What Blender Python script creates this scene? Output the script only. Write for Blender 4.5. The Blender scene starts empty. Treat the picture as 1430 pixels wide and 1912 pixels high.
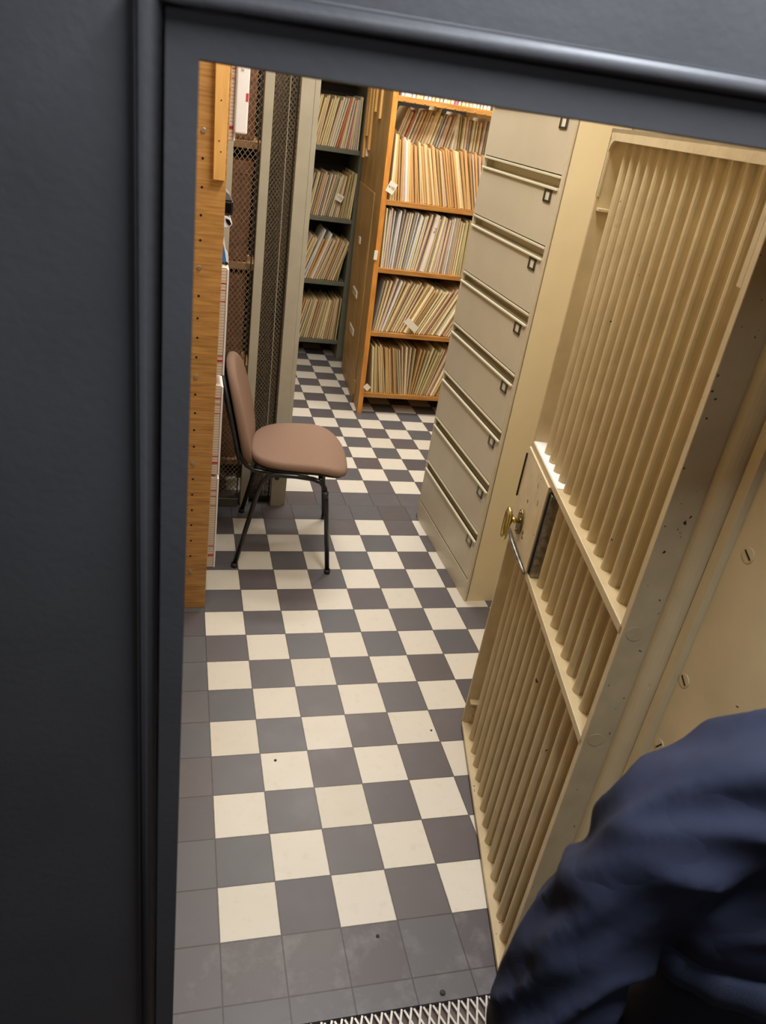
import bpy, math, random
from mathutils import Vector, Matrix, noise as mnoise
random.seed(11)
T = 0.15                                  # one floor tile, metres; all shapes below are laid out in tiles
sc = bpy.context.scene
COL = sc.collection
def sl(v):
    v = v/255.0
    return v/12.92 if v <= 0.04045 else ((v+0.055)/1.055)**2.4
def rgb(r, g, b): return (sl(r), sl(g), sl(b), 1.0)

# ------------------------------------------------------------------ camera
FWD = Vector((0.2647, 0.8440, -0.4665)); 
def setup_camera():
    w = Vector((0.50326908, -0.25852244, 0.08436932))
    Rw = Matrix.Rotation(w.length, 3, w.normalized())
    R0 = Matrix(((1,0,0),(0,0,-1),(0,1,0)))
    R = Rw @ R0                            # world -> camera (x right, y down, z forward)
    right, down, fwd = Vector(R[0]), Vector(R[1]), Vector(R[2])
    cam = bpy.data.cameras.new('camera'); o = bpy.data.objects.new('camera', cam); COL.objects.link(o)
    m = Matrix((( right.x, -down.x, -fwd.x, -0.86929386*T),
                ( right.y, -down.y, -fwd.y, -7.6993726*T),
                ( right.z, -down.z, -fwd.z, 12.2831112*T), (0,0,0,1)))
    o.matrix_world = m
    cam.sensor_fit = 'VERTICAL'; cam.sensor_height = 24.0; cam.lens = 24.0*1433.99/1912.0
    cam.clip_start = 0.02; cam.clip_end = 60
    cam.dof.use_dof = True; cam.dof.focus_distance = 2.3; cam.dof.aperture_fstop = 6.5
    sc.camera = o
setup_camera()
sc.view_settings.view_transform = 'Standard'; sc.view_settings.look = 'None'
sc.view_settings.gamma = 1.0; sc.view_settings.exposure = 0.0
# ------------------------------------------------------------------ world and lamps
wd = bpy.data.worlds.new('world'); sc.world = wd; wd.use_nodes = True
wd.node_tree.nodes['Background'].inputs[0].default_value = (0.55, 0.62, 0.75, 1)
wd.node_tree.nodes['Background'].inputs[1].default_value = 0.05
def area(name, x, y, z, sx, sy, power, color, target=None):
    l = bpy.data.lights.new(name, 'AREA'); l.shape = 'RECTANGLE'; l.size = sx*T; l.size_y = sy*T
    l.energy = power; l.color = color
    o = bpy.data.objects.new(name, l); COL.objects.link(o); o.location = (x*T, y*T, z*T)
    if target:
        d = Vector(target)*T - o.location
        o.rotation_euler = d.to_track_quat('-Z', 'Y').to_euler()
    return o
WARM = (1.0, 0.955, 0.885); COOL = (0.85, 0.92, 1.0)
area('lamp_tube_near', 3.2, 4.4, 17.9, 1.6, 7, 28, WARM)
area('lamp_tube_threshold', 5.0, 13.4, 17.9, 6, 1.4, 12, WARM)
area('lamp_tube_middle', 4.6, 18.6, 17.9, 8, 1.6, 26, WARM)
area('lamp_tube_far', 8.2, 22.3, 17.6, 8, 1.4, 30, WARM)
area('lamp_lobby', 1.8, -5.0, 16.2, 4.5, 0.7, 38, COOL, (1.4, -5.0, 8))
area('lamp_lobby_rear', 0.5, -12.5, 16.5, 4, 2, 2.6, COOL, (3.5, -2, 8))

# ------------------------------------------------------------------ material helpers
class NT:
    def __init__(s, m): s.t = m.node_tree; s.n = s.t.nodes; s.l = s.t.links
    def new(s, ty, **kw):
        n = s.n.new(ty)
        for k, v in kw.items(): setattr(n, k, v)
        return n
    def math(s, op, a, b=None, c=None):
        n = s.n.new('ShaderNodeMath'); n.operation = op
        for i, v in enumerate((a, b, c)):
            if v is None: continue
            if isinstance(v, (int, float)): n.inputs[i].default_value = v
            else: s.l.new(v, n.inputs[i])
        return n.outputs[0]
    def mix(s, f, a, b):
        n = s.n.new('ShaderNodeMix'); n.data_type = 'RGBA'
        for i, v in ((0, f), (6, a), (7, b)):
            if isinstance(v, (int, float, tuple)): n.inputs[i].default_value = v
            else: s.l.new(v, n.inputs[i])
        return n.outputs[2]
    def ramp(s, f, *stops):
        n = s.n.new('ShaderNodeValToRGB'); e = n.color_ramp.elements
        while len(e) < len(stops): e.new(0.5)
        for i, (p, c) in enumerate(stops): e[i].position = p; e[i].color = c if len(c) == 4 else (*c, 1)
        s.l.new(f, n.inputs[0]); return n.outputs[0]
    def noise(s, scale, detail=3, vec=None, rough=0.55):
        n = s.n.new('ShaderNodeTexNoise'); n.inputs['Scale'].default_value = scale
        n.inputs['Detail'].default_value = detail; n.inputs['Roughness'].default_value = rough
        if vec is not None: s.l.new(vec, n.inputs['Vector'])
        return n.outputs[0]
    def mapping(s, scale, src='Object'):
        tc = s.n.new('ShaderNodeTexCoord'); mp = s.n.new('ShaderNodeMapping')
        mp.inputs['Scale'].default_value = scale
        s.l.new(tc.outputs[src], mp.inputs[0]); return mp.outputs[0]
def base(name):
    m = bpy.data.materials.new(name); m.use_nodes = True
    return m, NT(m), m.node_tree.nodes['Principled BSDF']
def paint(name, c, rough=0.5, metal=0.0, var=0.10, scale=9, bump=0.0, bscale=300, chips=0.0, chipc=(20,16,14), spec=0.5, cscale=26, crease=False):
    m, t, b = base(name); c4 = rgb(*c)
    v = t.mapping((1,1,1))
    n = t.noise(scale, 4, v)
    dark = tuple(x*(1-var*1.6) for x in c4[:3])+(1,); lite = tuple(min(1, x*(1+var)) for x in c4[:3])+(1,)
    col = t.ramp(n, (0.3, dark), (0.7, lite))
    if chips > 0:
        n2 = t.noise(cscale, 3, v, 0.6)
        f = t.ramp(n2, (1-chips, (0,0,0,1)), (1-chips+0.012, (1,1,1,1)))
        col = t.mix(f, col, rgb(*chipc))
    t.l.new(col, b.inputs['Base Color'])
    b.inputs['Roughness'].default_value = rough; b.inputs['Metallic'].default_value = metal
    b.inputs['Specular IOR Level'].default_value = spec
    if bump > 0:
        bn = t.new('ShaderNodeBump'); bn.inputs['Strength'].default_value = bump; bn.inputs['Distance'].default_value = 0.002 if not crease else 0.016
        t.l.new(t.noise(bscale, 2, v) if not crease else t.math('ADD', t.math('ABSOLUTE', t.math('SUBTRACT', t.noise(9, 3, v, 0.45), 0.5)), t.math('MULTIPLY', t.noise(bscale, 2, v), 0.02)), bn.inputs['Height']); t.l.new(bn.outputs[0], b.inputs['Normal'])
    return m
def wood(name, c1, c2, stretch=(2, 2, 30), rough=0.42, scale=3.0):
    m, t, b = base(name)
    v = t.mapping(stretch)
    n = t.noise(scale, 5, v, 0.6)
    w = t.new('ShaderNodeTexWave'); w.wave_type = 'BANDS'; w.bands_direction = 'Z'
    w.inputs['Scale'].default_value = 0.55; w.inputs['Distortion'].default_value = 9; w.inputs['Detail'].default_value = 3
    w.inputs['Detail Scale'].default_value = 1.2
    t.l.new(t.mapping(stretch), w.inputs[0])
    f = t.math('MULTIPLY_ADD', w.outputs['Fac'], 0.10, t.math('MULTIPLY', n, 0.88))
    col = t.ramp(f, (0.22, rgb(*c2)), (0.62, rgb(*c1)))
    t.l.new(col, b.inputs['Base Color']); b.inputs['Roughness'].default_value = rough
    return m

M = {}
M['white_paint'] = paint('ceiling_paint', (205,198,180), 0.8)
M['wall'] = paint('cream_wall_paint', (205,184,140), 0.6, var=0.06, scale=4)
M['dark_wall'] = paint('brown_wall', (96,80,62), 0.8)
M['black_steel'] = paint('slate_black_door_paint', (68,67,69), 0.55, var=0.08, scale=7, bump=0.12, bscale=120, spec=0.35)
M['cream_steel'] = paint('cream_gate_paint', (192,174,138), 0.42, var=0.07, scale=14, bump=0.35, bscale=60, chips=0.265, cscale=34)
M['chipped_steel'] = paint('chipped_gate_paint', (196,178,144), 0.42, var=0.07, scale=14, bump=0.3, bscale=60, chips=0.305, cscale=62)
M['cream_chipped'] = paint('chipped_lock_paint', (206,188,154), 0.4, var=0.08, scale=18, chips=0.34, cscale=30)
M['jamb'] = paint('jamb_paint', (208,188,150), 0.42, var=0.06, scale=8, bump=0.2, bscale=50, chips=0.27, cscale=16)
M['cabinet'] = paint('putty_cabinet_enamel', (202,190,166), 0.36, var=0.03, scale=5)
M['cabinet_side'] = paint('cabinet_enamel_lit', (230,216,180), 0.42, var=0.03, scale=5)  # same steel as the drawers, coloured paler to stand for light on the side
M['cabinet_edge'] = paint('pale_drawer_edge', (216,208,180), 0.35, var=0.02)
M['dark_gap'] = paint('dark_gap', (38,32,24), 0.7)
M['nickel'] = paint('nickel', (120,116,108), 0.3, metal=0.9, var=0.15, scale=60)
M['card'] = paint('card_insert', (214,206,184), 0.7)
M['brass'] = paint('polished_brass', (216,202,132), 0.2, metal=1.0, var=0.10, scale=70)
M['old_brass'] = paint('dull_brass', (150,130,84), 0.3, metal=1.0, var=0.2, scale=80)
M['worn_steel'] = paint('worn_bare_steel', (150,146,140), 0.3, metal=0.8, var=0.3, scale=60)
M['post'] = paint('grey_green_post_paint', (184,178,160), 0.45, var=0.05, scale=10)
M['mesh_wire'] = paint('mesh_wire', (146,130,108), 0.35, metal=0.3, var=0.2, scale=50)
M['leaf_wire'] = paint('leaf_wire', (128,116,100), 0.35, metal=0.3, var=0.3, scale=80)
M['dark_metal'] = paint('dark_bar_metal', (44,40,34), 0.5, metal=0.3)
M['grey_steel'] = paint('grey_shelf_steel', (104,103,88), 0.45, var=0.08, scale=10)
M['shelf_back'] = paint('shelf_back_panel', (46,38,30), 0.8)
M['oak'] = wood('oak_board', (188,142,82), (140,96,48), (5, 5, 46), 0.45, 1.6)
M['pine'] = wood('pale_batten', (222,174,104), (196,146,80), (30, 30, 3), 0.5, 1.6)
M['bookwood'] = wood('worn_plywood', (170,134,80), (134,100,56), (4, 4, 1.2), 0.5, 3)
M['bookedge'] = wood('orange_pine_edge', (214,146,66), (178,108,42), (20, 20, 3), 0.42, 2)
M['shelfwood'] = wood('shelf_board_wood', (186,132,66), (146,96,42), (3, 20, 20), 0.45, 2)
M['hole'] = paint('hole_black', (28,18,10), 0.9)
M['screw'] = paint('screw_zinc', (190,182,164), 0.3, metal=0.8)
M['fabric'] = paint('brown_pink_weave', (148,121,105), 0.95, var=0.07, scale=260, bump=0.5, bscale=900, spec=0.1)
M['plastic'] = paint('black_plastic_shell', (38,38,42), 0.5, var=0.1)
M['tube'] = paint('black_tube_lacquer', (24,24,26), 0.25, var=0.05)
M['cardboard'] = paint('brown_box_card', (150,104,78), 0.75, var=0.22, scale=22, bump=0.5, bscale=80)
M['tanboard'] = paint('tan_shelf_edge', (196,152,108), 0.7, var=0.15, scale=20)
M['white_paper'] = paint('white_card', (232,230,232), 0.6, var=0.02)
M['note'] = paint('note_paper', (228,220,204), 0.7, var=0.02)
M['ink'] = paint('ink', (40,34,34), 0.8)
M['blue'] = paint('blue_plastic', (40,120,200), 0.4)
M['red'] = paint('red_ink', (200,50,70), 0.7)
M['binder'] = paint('black_gloss', (16,14,16), 0.2)
M['greyplastic'] = paint('grey_plastic', (110,106,104), 0.5)
M['grating'] = paint('galvanised_wire', (206,202,196), 0.4, metal=0.2, var=0.1, scale=40)
M['tray'] = paint('dusty_tray', (112,96,92), 0.85, var=0.2, scale=20)
M['jacket'] = paint('navy_cloth', (42,45,63), 0.85, var=0.16, scale=10, bump=0.6, bscale=900, spec=0.25, crease=True)
M['hemcloth'] = paint('slate_hem_cloth', (58,63,82), 0.9, var=0.12, scale=14, bump=0.6, bscale=900, spec=0.2)
M['trousers'] = paint('dark_trousers', (24,26,40), 0.9)
M['skin'] = paint('skin', (196,150,124), 0.55)
M['hair'] = paint('brown_hair', (60,42,30), 0.7)
M['shoe'] = paint('shoe_leather', (30,26,24), 0.4)
M['pebble'] = paint('grit', (60,54,50), 0.8)
def striped(name, basec, linec, period, width, redz=()):
    m, t, b = base(name)
    g = t.new('ShaderNodeTexCoord'); sp = t.new('ShaderNodeSeparateXYZ'); t.l.new(g.outputs['Object'], sp.inputs[0])
    z = sp.outputs[2]
    fr = t.math('FRACT', t.math('DIVIDE', z, period))
    f = t.math('MULTIPLY', t.math('LESS_THAN', fr, width), 0.8)
    col = t.mix(f, rgb(*basec), rgb(*linec))
    for a, bb in redz:
        k = t.math('MULTIPLY', t.math('GREATER_THAN', z, a), t.math('LESS_THAN', z, bb))
        col = t.mix(k, col, rgb(196,40,60))
    t.l.new(col, b.inputs['Base Color']); b.inputs['Roughness'].default_value = 0.75
    return m
M['ruled'] = striped('ruled_paper_edge', (222,206,186), (170,130,110), 0.010, 0.22)
M['ruled_red'] = striped('red_ruled_paper', (216,200,180), (176,90,80), 0.062, 0.06)
FC = dict(manila=(224,200,152), cream=(234,218,176), pinkish=(220,192,166), white=(226,222,216), tan=(198,158,102), orange=(216,172,112),
          olive=(190,176,128), grey=(170,160,148), red=(204,128,98), yellow=(232,212,146))
for k, c in FC.items():
    M['f_'+k] = paint('folder_card_'+k, c, 0.75, var=0.05, scale=30)
M['f_pink'] = paint('folder_card_pink', (226,110,170), 0.7)
M['brownpaper'] = paint('brown_wrapping_paper', (128,100,68), 0.8, var=0.25, scale=30, bump=0.6, bscale=60)

def floor_mat():
    m, t, b = base('checker_tiles')
    g = t.new('ShaderNodeNewGeometry'); sp = t.new('ShaderNodeSeparateXYZ'); t.l.new(g.outputs['Position'], sp.inputs[0])
    u = t.math('DIVIDE', sp.outputs[0], T); v = t.math('DIVIDE', sp.outputs[1], T)
    far = t.math('GREATER_THAN', v, 15.0)
    u = t.math('ADD', u, t.math('MULTIPLY', far, 0.086)); v = t.math('ADD', v, t.math('MULTIPLY', far, 0.046))
    fu = t.math('FLOOR', u); fv = t.math('FLOOR', v)
    par = t.math('MODULO', t.math('ABSOLUTE', t.math('ADD', t.math('ADD', fu, fv), far)), 2.0)
    white = t.math('LESS_THAN', par, 0.5)
    near_ok = t.math('MULTIPLY', t.math('MULTIPLY', t.math('GREATER_THAN', u, 0.0), t.math('GREATER_THAN', v, 0.0)), t.math('LESS_THAN', v, 14.0))
    far_ok = t.math('GREATER_THAN', v, 16.0)
    white = t.math('MULTIPLY', white, t.math('MAXIMUM', near_ok, far_ok))
    cmb = t.new('ShaderNodeCombineXYZ'); t.l.new(fu, cmb.inputs[0]); t.l.new(fv, cmb.inputs[1])
    wn = t.new('ShaderNodeTexWhiteNoise'); wn.noise_dimensions = '2D'; t.l.new(cmb.outputs[0], wn.inputs['Vector'])
    rnd = wn.outputs['Value']
    dark = t.ramp(rnd, (0.0, rgb(92,92,97)), (0.45, rgb(97,94,98)), (0.75, rgb(96,88,90)), (1.0, rgb(88,84,88)))
    lite = t.ramp(rnd, (0.0, rgb(212,206,195)), (0.5, rgb(217,211,200)), (1.0, rgb(208,201,188)))
    sc1 = t.noise(9, 5, g.outputs['Position'], 0.65)
    smear = t.ramp(sc1, (0.52, (0,0,0,1)), (0.80, (1,1,1,1)))
    nearrow = t.math('LESS_THAN', v, 0.02)
    dark = t.mix(t.math('MULTIPLY', smear, t.math('MULTIPLY_ADD', nearrow, 0.5, 0.12)), dark, rgb(140,138,142))
    wear = t.noise(30, 4, g.outputs['Position'], 0.6)
    lite = t.mix(t.ramp(wear, (0.55, (0,0,0,1)), (0.85, (0.5,0.5,0.5,1))), lite, rgb(196,182,160))
    col = t.mix(white, dark, lite)
    eu = t.math('ABSOLUTE', t.math('SUBTRACT', t.math('FRACT', t.math('ADD', u, 0.5)), 0.5))
    ev = t.math('ABSOLUTE', t.math('SUBTRACT', t.math('FRACT', t.math('ADD', v, 0.5)), 0.5))
    wob = t.math('MULTIPLY_ADD', t.noise(40, 2, g.outputs['Position']), 0.012, 0.006)
    seam = t.math('LESS_THAN', t.math('MINIMUM', eu, ev), wob)
    col = t.mix(t.math('MULTIPLY', seam, 0.8), col, rgb(62,56,54))
    t.l.new(col, b.inputs['Base Color'])
    t.l.new(t.math('MULTIPLY_ADD', sc1, 0.22, 0.30), b.inputs['Roughness'])
    b.inputs['Specular IOR Level'].default_value = 0.4
    bn = t.new('ShaderNodeBump'); bn.inputs['Strength'].default_value = 0.4; bn.inputs['Distance'].default_value = 0.0015
    hgt = t.math('ADD', t.math('MULTIPLY', seam, -1.0), t.math('MULTIPLY', t.noise(4, 2, g.outputs['Position']), 0.8))
    t.l.new(hgt, bn.inputs['Height']); t.l.new(bn.outputs[0], b.inputs['Normal'])
    return m
M['tiles'] = floor_mat()

# ------------------------------------------------------------------ mesh helpers (tile units)
class MB:
    def __init__(s): s.v = []; s.f = []
    def add(s, vs, fs):
        o = len(s.v); s.v += [Vector(p) for p in vs]; s.f += [tuple(i+o for i in f) for f in fs]; return s
    def box(s, x0, x1, y0, y1, z0, z1):
        return s.add([(x,y,z) for x in (x0,x1) for y in (y0,y1) for z in (z0,z1)],
              [(0,1,3,2),(4,6,7,5),(0,4,5,1),(2,3,7,6),(0,2,6,4),(1,5,7,3)])
    def obox(s, c, ax, ay, az):
        c, ax, ay, az = map(Vector, (c, ax, ay, az))
        return s.add([c+i*ax+j*ay+k*az for i in (-1,1) for j in (-1,1) for k in (-1,1)],
              [(0,1,3,2),(4,6,7,5),(0,4,5,1),(2,3,7,6),(0,2,6,4),(1,5,7,3)])
    def prism(s, pts, axis, a, b):
        n = len(pts)
        def P(p, t):
            return {'x': (t,p[0],p[1]), 'y': (p[0],t,p[1]), 'z': (p[0],p[1],t)}[axis]
        vs = [P(p,a) for p in pts]+[P(p,b) for p in pts]
        fs = [tuple(range(n))[::-1], tuple(range(n,2*n))]+[(i,(i+1)%n,n+(i+1)%n,n+i) for i in range(n)]
        return s.add(vs, fs)
    def tube(s, pts, r, n=12, cap=True):
        pts = [Vector(p) for p in pts]; rs = r if isinstance(r, (list, tuple)) else [r]*len(pts)
        up = None; rings = []
        for i, p in enumerate(pts):
            d = (pts[min(i+1,len(pts)-1)]-pts[max(i-1,0)]).normalized()
            if up is None:
                up = Vector((0,0,1)) if abs(d.z) < 0.9 else Vector((1,0,0))
            a = d.cross(up).normalized(); bb = a.cross(d).normalized(); up = bb
            rings.append([p+rs[i]*(math.cos(2*math.pi*k/n)*a+math.sin(2*math.pi*k/n)*bb) for k in range(n)])
        vs = [q for rg in rings for q in rg]; fs = []
        for i in range(len(pts)-1):
            for k in range(n):
                fs.append((i*n+k, i*n+(k+1)%n, (i+1)*n+(k+1)%n, (i+1)*n+k))
        if cap:
            fs.append(tuple(range(n))[::-1]); fs.append(tuple((len(pts)-1)*n+k for k in range(n)))
        return s.add(vs, fs)
    def disc(s, c, nrm, r, th, n=16, ax=None, ry=None):
        nrm = Vector(nrm).normalized(); c = Vector(c)
        a = Vector(ax) if ax else (Vector((0,0,1)).cross(nrm) if abs(nrm.z) < 0.9 else Vector((1,0,0))); a.normalize(); b = nrm.cross(a)
        ry = ry or r
        v0 = [c+r*math.cos(2*math.pi*k/n)*a+ry*math.sin(2*math.pi*k/n)*b for k in range(n)]
        v1 = [p*1 + nrm*th for p in v0]
        return s.add(v0+v1, [tuple(range(n))[::-1], tuple(range(n,2*n))]+[(i,(i+1)%n,n+(i+1)%n,n+i) for i in range(n)])
    def sphere(s, c, r, n=12, m=8, sx=1, sy=1, sz=1):
        c = Vector(c); vs = []; fs = []
        for j in range(m+1):
            th = math.pi*j/m
            for i in range(n):
                ph = 2*math.pi*i/n
                vs.append(c+Vector((sx*r*math.sin(th)*math.cos(ph), sy*r*math.sin(th)*math.sin(ph), sz*r*math.cos(th))))
        for j in range(m):
            for i in range(n): fs.append((j*n+i, j*n+(i+1)%n, (j+1)*n+(i+1)%n, (j+1)*n+i))
        return s.add(vs, fs)
    def lattice(s, o, ux, uz, W, H, px, pz, r):
        # crossed diagonal wires over a W x H panel at o spanned by ux, uz
        o, ux, uz = map(Vector, (o, ux, uz)); nn = ux.cross(uz).normalized()
        for sg in (1, -1):
            k = -int(W/px)-1
            lo, hi = (-int(W/px)-1, int(H/pz)+1) if sg == 1 else (0, int(H/pz)+int(W/px)+2)
            for k in range(lo, hi+1):
                def zx(x): return sg*pz/px*x + k*pz
                x0, x1 = 0.0, W
                # clip to 0..H
                sl_ = sg*pz/px
                for lim in (0.0, H):
                    xc = (lim-k*pz)/sl_
                    if lim == 0.0:
                        if sg > 0: x0 = max(x0, xc)
                        else: x1 = min(x1, xc)
                    else:
                        if sg > 0: x1 = min(x1, xc)
                        else: x0 = max(x0, xc)
                if x1-x0 < 1e-3: continue
                a = o+ux*x0+uz*zx(x0)+nn*(r*sg); b = o+ux*x1+uz*zx(x1)+nn*(r*sg)
                d = (b-a); L = d.length; d.normalize(); e = d.cross(nn)
                s.obox((a+b)/2, d*L/2, nn*r, e*r)
        return s
    def mesh(s, name, off=(0,0,0)):
        off = Vector(off); me = bpy.data.meshes.new(name)
        me.from_pydata([tuple((p-off)*T) for p in s.v], [], s.f); me.update()
        import bmesh
        bm = bmesh.new(); bm.from_mesh(me); bmesh.ops.recalc_face_normals(bm, faces=bm.faces); bm.to_mesh(me); bm.free()
        return me
    def build(s, name, mat, parent=None, off=(0,0,0), bevel=0, smooth=False, at=None):
        me = s.mesh(name, off if at is None else at); o = bpy.data.objects.new(name, me); COL.objects.link(o)
        me.materials.append(mat)
        if parent is not None: o.parent = parent
        if at is not None: o.location = Vector(at)*T
        if bevel:
            md = o.modifiers.new('bevel', 'BEVEL'); md.width = bevel*T; md.segments = 2; md.limit_method = 'ANGLE'
        if smooth:
            for p in me.polygons: p.use_smooth = True
        return o
def tag(o, label, cat, group=None):
    o['label'] = label; o['category'] = cat
    if group: o['group'] = group
    return o
def thing(name, label, cat, loc, rz=0, group=None):
    o = bpy.data.objects.new(name, None); COL.objects.link(o); o.empty_display_size = 0.05
    o.location = Vector(loc)*T; o.rotation_euler = (0,0,rz); return tag(o, label, cat, group)
def struct(name, mb, mat, bevel=0, smooth=False):
    o = mb.build(name, mat, bevel=bevel, smooth=smooth); o['kind'] = 'structure'; return o
def arc(c, r, a0, a1, n, plane='xz'):
    out = []
    for i in range(n+1):
        a = math.radians(a0+(a1-a0)*i/n); u, v = r*math.cos(a), r*math.sin(a)
        out.append((c[0]+u, c[1], c[2]+v) if plane == 'xz' else (c[0]+u, c[1]+v, c[2]))
    return out
def text_mesh(name, s, size, mat, parent, mtx):
    cu = bpy.data.curves.new(name, 'FONT'); cu.body = s; cu.size = size*T; cu.align_x = 'CENTER'; cu.align_y = 'CENTER'; cu.extrude = 0.0004
    tmp = bpy.data.objects.new(name, cu); COL.objects.link(tmp)
    bpy.context.view_layer.update()
    me = bpy.data.meshes.new_from_object(tmp.evaluated_get(bpy.context.evaluated_depsgraph_get()))
    bpy.data.objects.remove(tmp); bpy.data.curves.remove(cu)
    me.materials.clear(); me.materials.append(mat)
    o = bpy.data.objects.new(name, me); COL.objects.link(o)
    if parent: o.parent = parent
    o.matrix_local = mtx; return o

# ------------------------------------------------------------------ the room
LX, RX, BY = -3.2, 8.75, 34.4
struct('floor', MB().box(-4, 16, -1.42, 35, -0.6, 0), M['tiles'])
struct('floor_lobby', MB().box(-0.95, 4.95, -3.95, -1.44, -0.6, -0.16).box(-10, 16, -16, -3.95, -0.6, -0.01), M['tray'])
struct('ceiling', MB().box(-4, 16, -4, 35, 18.7, 19.2), M['white_paint'])
struct('wall_left', MB().box(LX-0.6, LX, -1.2, 35, 0, 18.7), M['wall'])
struct('wall_right', MB().box(RX, RX+0.6, -1.2, 14.8, 0, 18.7).box(8.75, 15.4, 14.4, 15.0, 0, 18.7).box(15, 15.6, 15, 35, 0, 18.7), M['wall'])
struct('wall_back', MB().box(-4, 16, BY, BY+0.6, 0, 18.7), M['dark_wall'])
OL, OR, OT = -0.95, 4.95, 12.75
struct('wall_front', MB().box(-10, OL, -3.9, -1.2, -0.3, 18.7).box(OR, 16, -3.9, -1.2, -0.3, 18.7).box(OL, OR, -3.9, -1.2, OT, 18.7), M['jamb'])
# lobby behind the camera, out of sight
struct('wall_lobby', MB().box(-10, 16, -17, -16, 0, 19).box(-10.6, -10, -16, -3.9, 0, 19).box(16, 16.6, -16, -3.9, 0, 19).box(-10, 16, -16, -3.9, 18.7, 19.2), M['dark_wall'])

# dark steel doorway surround: flat outer plate, moulded ridge, inner flat strip
def surround():
    r = thing('door_surround', 'dark slate steel doorway surround with a moulded ridge, closest to the viewer', 'door frame', (-0.8, -4, 0))
    off = (-0.8, -4, 0)
    L0, L1, L2 = -0.79, -0.925, -1.045     # opening edge, ridge inner, ridge outer
    # slightly skewed lintel: height of each line at x
    def zl(x, z0, k): return z0+k*(x+0.79)
    e0, e1, e2 = (12.331, 0.0095), (12.497, 0.0195), (12.60, 0.019)
    R0, R1, R2 = 5.0, 5.15, 5.27
    m = MB()
    for (a, b) in (((L0, e0), (L1, e1)),):
        # inner strip: left leg, lintel, right leg, with folded return into the opening
        y0, y1 = -4.0, -3.3
        def ring(x, zz, rx): return [(x, 0), (x, zl(x, *zz)), (rx, zl(rx, *zz)), (rx, 0)]
        A = ring(L0, e0, R0); B = ring(L1, e1, R1)
        for i in range(3):
            a0, a1, b0, b1 = A[i], A[i+1], B[i], B[i+1]
            vs = [(a0[0],y0,a0[1]),(a1[0],y0,a1[1]),(b1[0],y0,b1[1]),(b0[0],y0,b0[1]),
                  (a0[0],y1,a0[1]),(a1[0],y1,a1[1]),(b1[0],y1,b1[1]),(b0[0],y1,b0[1])]
            m.add(vs, [(0,1,2,3),(4,5,6,7),(0,1,5,4),(1,2,6,5),(2,3,7,6),(3,0,4,7)])
    m.build('inner_strip', M['black_steel'], r, off)
    # moulding: half-round ridge between two grooves
    md = MB(); n = 10
    A = [(L1, 0), (L1, zl(L1, *e1)), (R1, zl(R1, *e1)), (R1, 0)]
    B = [(L2, 0), (L2, zl(L2, *e2)), (R2, zl(R2, *e2)), (R2, 0)]
    prof = [(0.0, 0.06), (0.10, 0.05), (0.16, -0.005), (0.28, -0.045), (0.45, -0.065), (0.62, -0.06), (0.76, -0.03), (0.84, 0.03), (0.93, 0.045), (1.0, 0.0)]
    vs = []
    for (t_, dy) in prof:
        for i in range(4):
            p = Vector(A[i]).lerp(Vector(B[i]), t_); vs.append((p.x, -4.0+dy, p.y))
    fs = []
    for j in range(len(prof)-1):
        for i in range(3): fs.append((j*4+i, j*4+i+1, (j+1)*4+i+1, (j+1)*4+i))
    md.add(vs, fs); o = md.build('moulding', M['black_steel'], r, off, smooth=True)
    so = o.modifiers.new('solid', 'SOLIDIFY'); so.thickness = 0.004; so.offset = 0
    # outer plate
    m = MB(); C = [(-9.9, 0), (-9.9, 18.6), (15.9, 18.6), (15.9, 0)]; B2 = B
    for i in range(3):
        a0, a1, b0, b1 = B2[i], B2[i+1], C[i], C[i+1]
        y0, y1 = -4.0, -3.92
        vs = [(a0[0],y0,a0[1]),(a1[0],y0,a1[1]),(b1[0],y0,b1[1]),(b0[0],y0,b0[1]),
              (a0[0],y1,a0[1]),(a1[0],y1,a1[1]),(b1[0],y1,b1[1]),(b0[0],y1,b0[1])]
        m.add(vs, [(0,1,2,3),(4,5,6,7),(0,1,5,4),(1,2,6,5),(2,3,7,6),(3,0,4,7)])
    m.build('outer_plate', M['black_steel'], r, off)
surround()

# rounded jamb moulding on the right reveal, with slotted screws
def jamb():
    r = thing('door_jamb', 'cream rounded steel jamb moulding beside the hinge edge of the barred gate', 'door jamb', (4.95, -1.4, 0))
    off = (4.95, -1.4, 0)
    pts = [(4.95, -1.21)]+[(4.90-0.17*math.sin(math.radians(a)), -1.385+0.175*math.cos(math.radians(a))) for a in range(0, 181, 15)]+[(4.90, -1.57), (4.87, -1.59), (4.87, -1.74), (4.95, -1.76)]
    MB().prism(pts, 'z', 0, 12.7).build('moulding', M['jamb'], r, off, smooth=False, bevel=0.01)
    for z, y, a in ((9.62, -2.05, 60), (8.70, -2.0, 30), (6.88, -1.86, 35), (5.88, -1.9, -60), (10.6, -2.1, 20)):
        s = MB().disc((4.95, y, z), (-1,0,0), 0.085, 0.012, 20).build('screw', M['jamb'], r, off)
        c, sn = math.cos(math.radians(a)), math.sin(math.radians(a))
        MB().obox((4.936, y, z), (0.004,0,0), (0,0.065*c,0.065*sn), (0,-0.009*sn,0.009*c)).build('slot', M['hole'], s, off)
jamb()

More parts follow.
